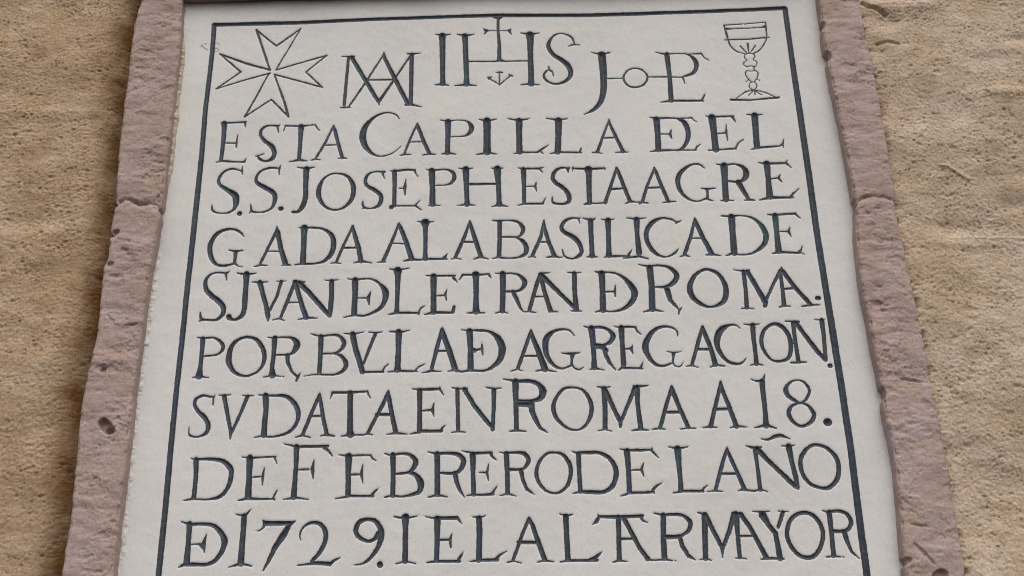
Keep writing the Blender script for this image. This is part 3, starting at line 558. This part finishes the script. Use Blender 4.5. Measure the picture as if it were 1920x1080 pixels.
build_jamb(L_OUT, L_IN, [[(205, 386), (232, 372), (255, 381), (272, 379), (293, 384), (302, 395), (330, 398)]], 101, True,
           [(198, 797, 0.0135, 0.0085, 0.013, -0.75), (206, 806, 0.009, 0.008, 0.010, 0.0), (214, 437, 0.009, 0.005, 0.007, 0.6), (205, 495, 0.006, 0.004, 0.005, 0.3), (297, 372, 0.004, 0.008, 0.004, 0.1), (245, 608, 0.013, 0.0018, 0.004, 0.12), (193, 694, 0.005, 0.005, 0.006, 0)])
build_jamb(R_OUT, R_IN, [[(1560, 400), (1596, 392), (1610, 376), (1640, 366), (1668, 372), (1700, 384)]], 202, False,
           [(1552, 102, 0.007, 0.010, 0.006, 0.2), (1543, 45, 0.005, 0.008, 0.005, 0), (1592, 374, 0.009, 0.013, 0.008, 0.3), (1700, 1052, 0.010, 0.005, 0.005, 0.3), (1764, 1078, 0.012, 0.007, 0.009, 0.2), (1735, 1040, 0.02, 0.003, 0.0035, -0.9), (1712, 712, 0.022, 0.0022, 0.004, -0.2), (1652, 735, 0.008, 0.010, 0.006, 0.4), (1725, 985, 0.016, 0.002, 0.003, -0.2)])

# the lintel over the plaque: only its shaded underside shows
lx = np.array(unproj(np.array([345., 1535.]), np.array([6.5, -27.0]), 0.0))
tx = np.arange(lx[0, 0] - 0.05, lx[0, 1] + 0.05, 0.003)
zl = np.interp(tx, lx[0], lx[1]) + 0.0012 * fbm(tx * 14, tx * 0, 7, 3)
V, _, _ = sweep(tx, zl, zl + 0.16, YF, 0.075, 0.005, 303, 0.8, False)
mesh_object("stone_block", V.reshape(-1, 3), grid_faces(*V.shape[:2])[:, ::-1], STONE, frame)

# lumpy mortar seams where the plaque meets the left jamb
def seam(name, pts, mat, w0, h0, seed):
    X, Z = unproj(np.array(pts, float)[:, 0], np.array(pts, float)[:, 1], 0.0)
    o = np.argsort(Z); z = np.arange(Z.min(), Z.max(), 0.0014); x = np.interp(z, Z[o], X[o])
    n = 15; ang = np.linspace(0, math.pi, n)
    ends = smooth(np.minimum(z - z[0], z[-1] - z) / 0.05)
    wv = np.clip(w0 * (0.9 + 0.35 * fbm(z * 45, z * 0 + .3, seed, 4)), 0.0008, 1) * ends[:] + 0.0003
    hv = np.clip(h0 * (0.85 + 0.5 * fbm(z * 70, z * 0 + .9, seed + 2, 3)), 0.0004, 1) * ends
    xx = x[:, None] - np.cos(ang)[None] * wv[:, None]
    yy = 0.0012 - np.sin(ang)[None] * hv[:, None]
    zz = z[:, None] + 0 * xx
    g = fbm(xx * 240, zz * 240, seed + 8, 3) * 0.0007 - 0.0016 * pits(xx * 200, zz * 170, seed + 12, 0.4)
    yy = yy - g * np.sin(ang)[None]
    mesh_object(name, np.stack([xx, yy, zz], -1).reshape(-1, 3), grid_faces(len(z), n), mat, frame)
L_PLQ = [(352, 0), (345, 60), (340, 120), (331, 190), (325, 250), (317, 320), (310, 370), (300, 430), (292, 490), (284, 550), (274, 620), (264, 690), (256, 760), (249, 820), (243, 870), (234, 950), (222, 1080), (219, 1110)]
seam("mortar_seam", [(p[0] + 1.5, p[1]) for p in L_PLQ if 55 <= p[1] <= 380], SEAM_BEIGE, 0.0048, 0.010, 11)
seam("mortar_seam", [(p[0] + 4, p[1]) for p in L_PLQ if p[1] >= 430], SEAM_WHITE, 0.0046, 0.0034, 23)

# ------------------------------------------------------------------ the stucco wall
zs = spaced(0.0, ZB + 0.25, 2.86, 4.2, 0.0014, 1.3)
fo_l, fo_r = edge_fn(L_OUT, YF), edge_fn(R_OUT, YF)
x_l0, x_r1 = float(unproj(-30., -20.)[0]) - 0.02, float(unproj(1950., -20.)[0]) + 0.02
xl_in, xr_in = float(np.max(fo_l(zs[(zs > 1.5) & (zs < 2.8)]))) + 0.012, float(np.min(fo_r(zs[(zs > 1.5) & (zs < 2.8)]))) - 0.012
def grown(start, stop, step, grow=1.3):
    o = []; p = start; s = step
    while p < stop: s *= grow; p = min(p + s, stop); o.append(p)
    return o
left_x = np.arange(x_l0, xl_in, 0.0014); right_x = np.arange(xr_in, x_r1, 0.0014)
xs = np.array([2 * x_l0 - q for q in grown(x_l0, x_l0 + 2.0, 0.0014)][::-1] + list(left_x) + list(np.linspace(left_x[-1], right_x[0], 12)[1:-1]) + list(right_x) + grown(right_x[-1], right_x[-1] + 2.0, 0.0014))
X, Z = np.meshgrid(xs, zs)
side = smooth((X + 0.2) / 0.4)                          # 0 on the left, 1 on the right
dl = np.clip(fo_l(Z) - X, 0, 9); dr = np.clip(X - fo_r(Z), 0, 9)
yl = -0.008 + 0.042 * np.exp(-(np.clip(dl - 0.008, 0, 9) / 0.026) ** 1.6)
yr = -0.014 + 0.004 * np.exp(-dr / 0.010) + 0.012 * np.exp(-(dr / 0.007) ** 2) * np.clip(fbm(Z * 45, Z * 0 + 2.2, 53, 3) + 0.1, 0, 1)
y = yl * (1 - side) + yr * side
warp = 0.02 * perlin(X * 7, Z * 7, 61)
y = y - (0.0030 * fbm(X * 5 + warp, Z * 9, 71, 3)) * (1 - side) - (0.0085 * fbm(X * 3.2 + warp + Z * 1.1, Z * 5.5, 77, 4, 0.45)) * side
y = y - (0.0006 * fbm(X * 42, Z * 55, 81, 3)) - (0.00085 - 0.0002 * side) * (0.55 + 0.9 * smooth(0.5 + fbm(X * 9, Z * 12, 89, 2))) * fbm(X * 160 + 30 * side * Z, Z * 180, 87, 3, 0.68)
patch = smooth((fbm(X * 16, Z * 22, 91, 3) + 0.25) / 0.5)
y = y + patch * (0.0028 * pits(X * 105, Z * 120, 95, 0.45) + 0.0032 * pits(X * 200, Z * 230, 97, 0.5)) + (0.0010 + 0.0012 * side) * pits(X * 48, Z * 70, 99, 0.16)
y = y + 0.0001 * (1 - side) * perlin(X * 90 + 9, Z * 270, 103)     # float marks, mostly level
y = y + 0.0005 * side * perlin(X * 210 + Z * 130, Z * 95 - X * 60, 107)
y = y - (0.0009 + 0.0004 * side) * smooth(0.5 + 0.9 * fbm(X * 12, Z * 15, 115, 3)) * pits(X * 150, Z * 165, 111, 0.55, 0.2, 0.5) - 0.0011 * pits(X * 330, Z * 360, 113, 0.5, 0.2, 0.5)      # sand grains standing out
def gauss(px, py, rx, rz, h):
    gx, gz = unproj(px, py, 0.0); return h * np.exp(-((X - gx) / rx) ** 2 - ((Z - gz) / rz) ** 2)
for q in [(1908, 82, 0.03, 0.010, 0.007), (1842, 120, 0.035, 0.012, 0.005), (1885, 185, 0.04, 0.012, -0.006), (1800, 430, 0.07, 0.012, 0.005), (1830, 462, 0.09, 0.010, -0.004), (1900, 395, 0.05, 0.015, 0.005), (1660, 50, 0.03, 0.014, 0.006), (1640, 105, 0.018, 0.02, 0.005), (1770, 735, 0.012, 0.03, 0.006), (1788, 820, 0.012, 0.03, 0.005), (1700, 20, 0.06, 0.012, -0.006), (60, 420, 0.06, 0.014, 0.004), (110, 215, 0.07, 0.012, -0.003), (220, 148, 0.008, 0.006, 0.006)]:
    y = y + gauss(*q)
def groove(pts, r, h):
    p = np.array(pts, float); gx, gz = unproj(p[:, 0], p[:, 1], 0.0); out = np.full(X.shape, 9.0)
    x0, x1, z0, z1 = gx.min() - .03, gx.max() + .03, gz.min() - .03, gz.max() + .03
    c = np.where((xs > x0) & (xs < x1))[0]; rr = np.where((zs > z0) & (zs < z1))[0]
    sub = np.ix_(rr, c); d = out[sub]; xx, zz = X[sub], Z[sub]
    for i in range(len(gx) - 1):
        ex, ez = gx[i + 1] - gx[i], gz[i + 1] - gz[i]; L = ex * ex + ez * ez
        t = np.clip(((xx - gx[i]) * ex + (zz - gz[i]) * ez) / L, 0, 1)
        d = np.minimum(d, np.hypot(xx - gx[i] - t * ex, zz - gz[i] - t * ez))
    out[sub] = d
    return h * np.exp(-(out / r) ** 2)
y = y + groove([(1614, 14), (1622, 22), (1640, 27), (1656, 38)], 0.0032, 0.010)
y = y + groove([(1786, 453), (1815, 450), (1850, 453), (1890, 451), (1925, 456)], 0.0026, -0.0016)
y = y + groove([(1755, 318), (1770, 320), (1790, 333), (1812, 346)], 0.0022, -0.0028)
y = y + groove([(1640, 92), (1660, 88), (1680, 92)], 0.0028, 0.005)
hid = smooth((np.minimum(X - fo_l(Z), fo_r(Z) - X) - 0.006) / 0.02)      # recessed where the frame and plaque are let in
y = y * (1 - hid) + 0.05 * hid
wv = np.stack([X, y, Z], -1).reshape(-1, 3)
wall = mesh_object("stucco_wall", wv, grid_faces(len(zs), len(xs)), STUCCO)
shade_stain = np.exp(-(np.clip(dl - 0.018 - 0.006 * fbm(Z * 22, Z * 0 + .4, 119, 3), 0, 9) / 0.026) ** 1.4) * (1 - side) * np.clip(0.95 + 0.6 * fbm(X * 30, Z * 18, 121, 3), 0, 1) + 0.25 * (1 - side) * smooth(fbm(X * 9, Z * 14, 127, 4) / 0.7)  # painted shade fading out from the left jamb, plus random brown stain
att = wall.data.attributes.new("shade_stain", 'FLOAT', 'POINT')
att.data.foreach_set("value", np.clip(shade_stain, 0, 1).astype(np.float32).ravel())
wall["label"] = "rough weathered ochre stucco wall behind and around the pink stone frame"
wall["category"] = "wall"

# ------------------------------------------------------------------ the plaque and everything cut into it
def catmull(p, n=7):
    p = np.array(p, float)
    if len(p) < 3: return p
    closed = np.allclose(p[0, :2], p[-1, :2])
    q = np.vstack([p[-2] if closed else 2 * p[0] - p[1], p, p[1] if closed else 2 * p[-1] - p[-2]])
    q[:, 2] = np.maximum(q[:, 2], 1)
    out = []
    for i in range(1, len(q) - 2):
        t = np.linspace(0, 1, n, endpoint=False)[:, None]
        a, b, c, d = q[i - 1], q[i], q[i + 1], q[i + 2]
        out.append(0.5 * ((2 * b) + (c - a) * t + (2 * a - 5 * b + 4 * c - d) * t ** 2 + (3 * b - a - 3 * c + d) * t ** 3))
    out.append(q[-2][None]); r = np.vstack(out); r[:, 2] = np.maximum(r[:, 2], 1.0)
    return r

GROUPS = []                     # (header, [(glyph, [stroke arrays in photo pixels with widths])])
for line in GLYPHS.strip().splitlines():
    if line.startswith("#"):
        _, key, ox, oy, sc = line.split(); ox, oy, sc = float(ox), float(oy), float(sc)
        GROUPS.append([key, []]); continue
    g, body = line.split("|")
    strokes = []
    for s in body.split("/"):
        curve = s.startswith("~"); s = s.lstrip("~")
        pts = np.array([[float(v) for v in p.split(",")] for p in s.split()])
        if curve: pts = catmull(pts)
        pts = np.stack([ox + pts[:, 0] / sc, oy + pts[:, 1] / sc, pts[:, 2] / sc], 1)
        strokes.append(pts)
    GROUPS[-1][1].append((g, strokes))

BORDER = [np.array(s, float) for s in (
    [(401, 46.5, 8), (440, 45.6, 7.5), (480, 44.2, 8), (510, 43, 8), (560, 42, 7), (600, 40.5, 7), (640, 38.5, 7), (720, 35.5, 7), (800, 32.6, 7), (870, 30.6, 7), (935, 29, 7.5), (1020, 28.4, 7.5), (1100, 27.8, 7.5), (1200, 25, 7.5), (1330, 21.5, 7.5), (1420, 17.5, 7.5), (1471, 14.8, 8)],
    [(401.5, 48, 8), (398, 95, 8), (393, 140, 8), (385, 205, 8.5), (378, 290, 9), (369, 375, 10), (360, 460, 10), (351, 540, 10), (343, 620, 10), (330, 740, 10), (321, 830, 10.5), (310, 950, 11), (297, 1080, 11.5), (283, 1210, 12), (268, 1350, 12)],
    [(1472, 16, 9), (1478, 60, 9), (1485, 110, 9.5), (1500, 210, 11), (1520, 350, 11.5), (1534, 450, 11.5), (1549, 545, 12), (1562, 625, 13), (1575, 705, 13), (1595, 840, 13), (1614, 990, 13.5), (1626, 1080, 14), (1643, 1210, 14), (1661, 1350, 14)])]

SCR = [[(417, 56, 1.6), (448, 83, 1.6), (470, 99, 1.4)], [(475, 107, 2), (486, 113, 2)], [(530, 148, 1.6), (562, 162, 1.8), (598, 177, 1.4)], [(706, 265, 1.3), (730, 275, 1.3)], [(650, 243, 1.4), (676, 251, 1.4)], [(1061, 945, 2), (1077, 953, 1.8), (1091, 962, 2)], [(1476, 935, 2), (1487, 940, 2.4)], [(1050, 935, 1.4), (1064, 947, 1.4)]]
SCRIB = [[(378, 85, 1.3), (383, 90, 1.3), (390, 94, 1.2)], [(383, 83, 1), (388, 82, 1)], [(402, 92, 1.4), (407, 90, 1.4), (411, 94, 1.3)], [(403, 97, 1.3), (408, 96, 1.3)], [(405, 81, 1.1), (409, 80, 1.1), (411, 85, 1)], [(379, 83, .9), (377, 88, .9)]]

ST = 0.00102
x0 = float(unproj(215., 1100.)[0]) - 0.012; x1 = float(unproj(1700., 1100.)[0]) + 0.014
ztop = float(max(unproj(352., -5.)[1], unproj(1530., -30.)[1])) + 0.01
zbot = float(unproj(960., 1096.)[1])
gx = np.arange(x0, x1, ST)
gz = spaced(ZB + 0.01, zbot, ztop, ztop + 0.001, ST, 1.25)
NX, NZ = len(gx), len(gz)
GX, GZ = np.meshgrid(gx, gz)

def to_plane(st):
    st = np.asarray(st, float)
    X0, Z0 = unproj(st[:, 0], st[:, 1]); X1, _ = unproj(st[:, 0] + 1, st[:, 1]); _, Z1 = unproj(st[:, 0], st[:, 1] + 1)
    sc = 0.5 * (np.abs(X1 - X0) + np.abs(Z1 - Z0)) * 0.97
    return np.stack([X0, Z0, np.maximum(st[:, 2] * 0.5 + 0.3, 1.05) * sc], 1)

wob = 0.00028 * fbm(GX * 120, GZ * 120, 131, 2) + 0.00018 * perlin(GX * 420, GZ * 420, 137)

def carve(strokes, field, label=None, ident=0, pad=0.006):
    """lower the signed distance field with round-nosed cuts of varying width"""
    for st in strokes:
        P = to_plane(st)
        if len(P) == 1: P = np.vstack([P, P + 1e-6])
        for i in range(len(P) - 1):
            (ax, az, ar), (bx, bz, br) = P[i], P[i + 1]
            m = max(ar, br) + pad
            c0, c1 = np.searchsorted(gx, (min(ax, bx) - m, max(ax, bx) + m)); r0, r1 = np.searchsorted(gz, (min(az, bz) - m, max(az, bz) + m))
            if c1 <= c0 or r1 <= r0: continue
            xx = gx[c0:c1][None]; zz = gz[r0:r1][:, None]
            ex, ez = bx - ax, bz - az; L = ex * ex + ez * ez + 1e-12
            t = np.clip(((xx - ax) * ex + (zz - az) * ez) / L, 0, 1)
            d = np.hypot(xx - ax - t * ex, zz - az - t * ez) - (ar + t * (br - ar))
            f = field[r0:r1, c0:c1]; better = d < f
            f[better] = d[better]
            if label is not None:
                label[r0:r1, c0:c1][better] = ident

sdf = np.full((NZ, NX), 0.01); lab = np.full((NZ, NX), -1, np.int32)
items = []                       # (group index, glyph)
carve(BORDER, sdf, lab, 0); items.append((-1, "border"))
for gi, (key, glyphs) in enumerate(GROUPS):
    for g, strokes in glyphs:
        carve(strokes, sdf, lab, len(items)); items.append((gi, g))
sdf = sdf + wob * np.clip((0.006 - sdf) / 0.004, 0, 1)
scr = np.full((NZ, NX), 0.01); carve(SCR, scr)
scb = np.full((NZ, NX), 0.01); carve(SCRIB, scb)

# slide the grid onto the rims of the cuts, so that their outlines are clean
near = np.abs(sdf) < 0.55 * ST
dzx = np.gradient(sdf, axis=1) / ST
dzz = np.gradient(sdf, axis=0) / np.gradient(gz)[:, None]
gl = np.sqrt(dzx ** 2 + dzz ** 2) + 1e-9
mv = np.where(near, np.clip(-sdf / gl, -0.55 * ST, 0.55 * ST), 0)
PX = GX + mv * dzx / gl; PZ = GZ + mv * dzz / gl
val = np.where(near, 0.0, sdf)

ins = np.clip(-val, 0, 1)
depth = np.minimum(ins * CARVE_K, 0.0048)
depth = depth + np.where(ins > 0, 0.00025 * perlin(GX * 260, GZ * 260, 141) * np.clip(ins / 0.001, 0, 1), 0)
rim = np.clip(1 - val / 0.0019, 0, 1)
PY = np.where(val < 0, depth + 0.0006, 0.0006 * rim ** 1.6)
PY = PY + 0.0011 * fbm(GX * 4.0, GZ * 4.5, 151, 2) + 0.00042 * fbm(GX * 16, GZ * 20, 157, 3) + 0.00016 * fbm(GX * 70, GZ * 55, 163, 2)
PY = PY + 0.00025 * np.clip(-scr / 0.0006, 0, 1) - 0.00012 * np.clip(1 - np.abs(scr - 0.0008) / 0.0009, 0, 1)
# the plaster rounds up a little where it was pointed against the frame
R_PLQ = [(1527, 0), (1534, 50), (1542, 100), (1551, 150), (1560, 200), (1569, 250), (1577, 300), (1586, 350), (1595, 400), (1601, 460), (1607, 540), (1618, 600), (1628, 670), (1637, 740), (1647, 810), (1655, 870), (1664, 930), (1672, 1000), (1682, 1080)]
er = edge_fn(R_PLQ, 0.0)(GZ) - GX
PY = PY - 0.0014 * np.exp(-np.clip(er, 0, 1) / 0.005) * (1 + 0.35 * fbm(GX * 40, GZ * 30, 171, 3))
el = GX - edge_fn(L_PLQ, 0.0)(GZ)
PY = PY - 0.0016 * np.exp(-np.clip(el, 0, 1) / 0.004) * (1 + 0.8 * fbm(GX * 60, GZ * 60, 173, 3))

verts = np.stack([PX, PY, PZ], -1).reshape(-1, 3)
faces = grid_faces(NZ, NX)
vm = val.reshape(-1)[faces]
cut = vm.mean(1) < 0
fl = lab.reshape(-1)[faces][np.arange(len(faces)), vm.argmin(1)]
fl = np.where(cut, fl, -1)
smark = (scb.reshape(-1)[faces].mean(1) < 0) & ~cut

plaque = empty("inscribed_plaque", (0, 0, 0))
plaque["label"] = "white limewashed plaque with carved dark Spanish inscription, cross and chalice, inside the stone frame"
plaque["category"] = "plaque"
slab_faces = faces[~cut & ~smark]
# close the slab behind: a back sheet and a skirt make it a solid panel
nv = len(verts)
rimv = np.concatenate([np.arange(NX), np.arange(1, NZ) * NX + NX - 1, (NZ - 1) * NX + np.arange(NX - 2, -1, -1), np.arange(NZ - 2, 0, -1) * NX])
backv = verts[rimv].copy(); backv[:, 1] = 0.03
allv = np.vstack([verts, backv])
n = len(rimv); i = np.arange(n); j = (i + 1) % n
skirt = np.stack([rimv[j], rimv[i], nv + i, nv + j], 1)
sub_mesh("slab", allv, np.vstack([slab_faces, skirt]), LIME, plaque)
if smark.any(): sub_mesh("pencil_scribble", verts, faces[smark], PENCIL, plaque)

order = np.argsort(fl, kind="stable"); sfl = fl[order]
starts = np.searchsorted(sfl, np.arange(len(items))); stops = np.searchsorted(sfl, np.arange(len(items)), side="right")
TEXT = {"1": "ESTA CAPILLA DE EL", "2": "S.S. JOSEPH ESTA AGRE", "3": "GADA A LA BASILICA DE", "4": "S JVAN DE LETRAN DE ROMA.", "5": "POR BVLA DE AGREGACION.", "6": "SV DATA EN ROMA A 18.", "7": "DE FEBRERO DEL AÑO", "8": "DE 1729. I EL ALTAR MAYOR"}
parents = {}
def group_parent(key, gi):
    if key in ("1", "2", "3", "4", "5", "6", "7", "8"):
        if key not in parents:
            parents[key] = empty("text_line", (0, 0, 0), plaque)
            parents[key]["label"] = "carved line of capitals reading " + TEXT[key]
        return parents[key]
    if key == "chalice":
        if key not in parents: parents[key] = empty("chalice_emblem", (0, 0, 0), plaque)
        return parents[key]
    if key == "monogram":
        if gi not in parents: parents[gi] = empty("monogram", (0, 0, 0), plaque)
        return parents[gi]
    return plaque
for k, (gi, g) in enumerate(items):
    f = faces[order[starts[k]:stops[k]]]
    if not len(f): continue
    if gi < 0: sub_mesh("border_line", verts, f, PAINT, plaque); continue
    key = GROUPS[gi][0]
    name = {"cross": "cross_emblem", "chalice": g}.get(key) or ("full_stop" if g == "." else "numeral" if g.isdigit() else "letter")
    sub_mesh(name, verts, f, PAINT, group_parent(key, gi))
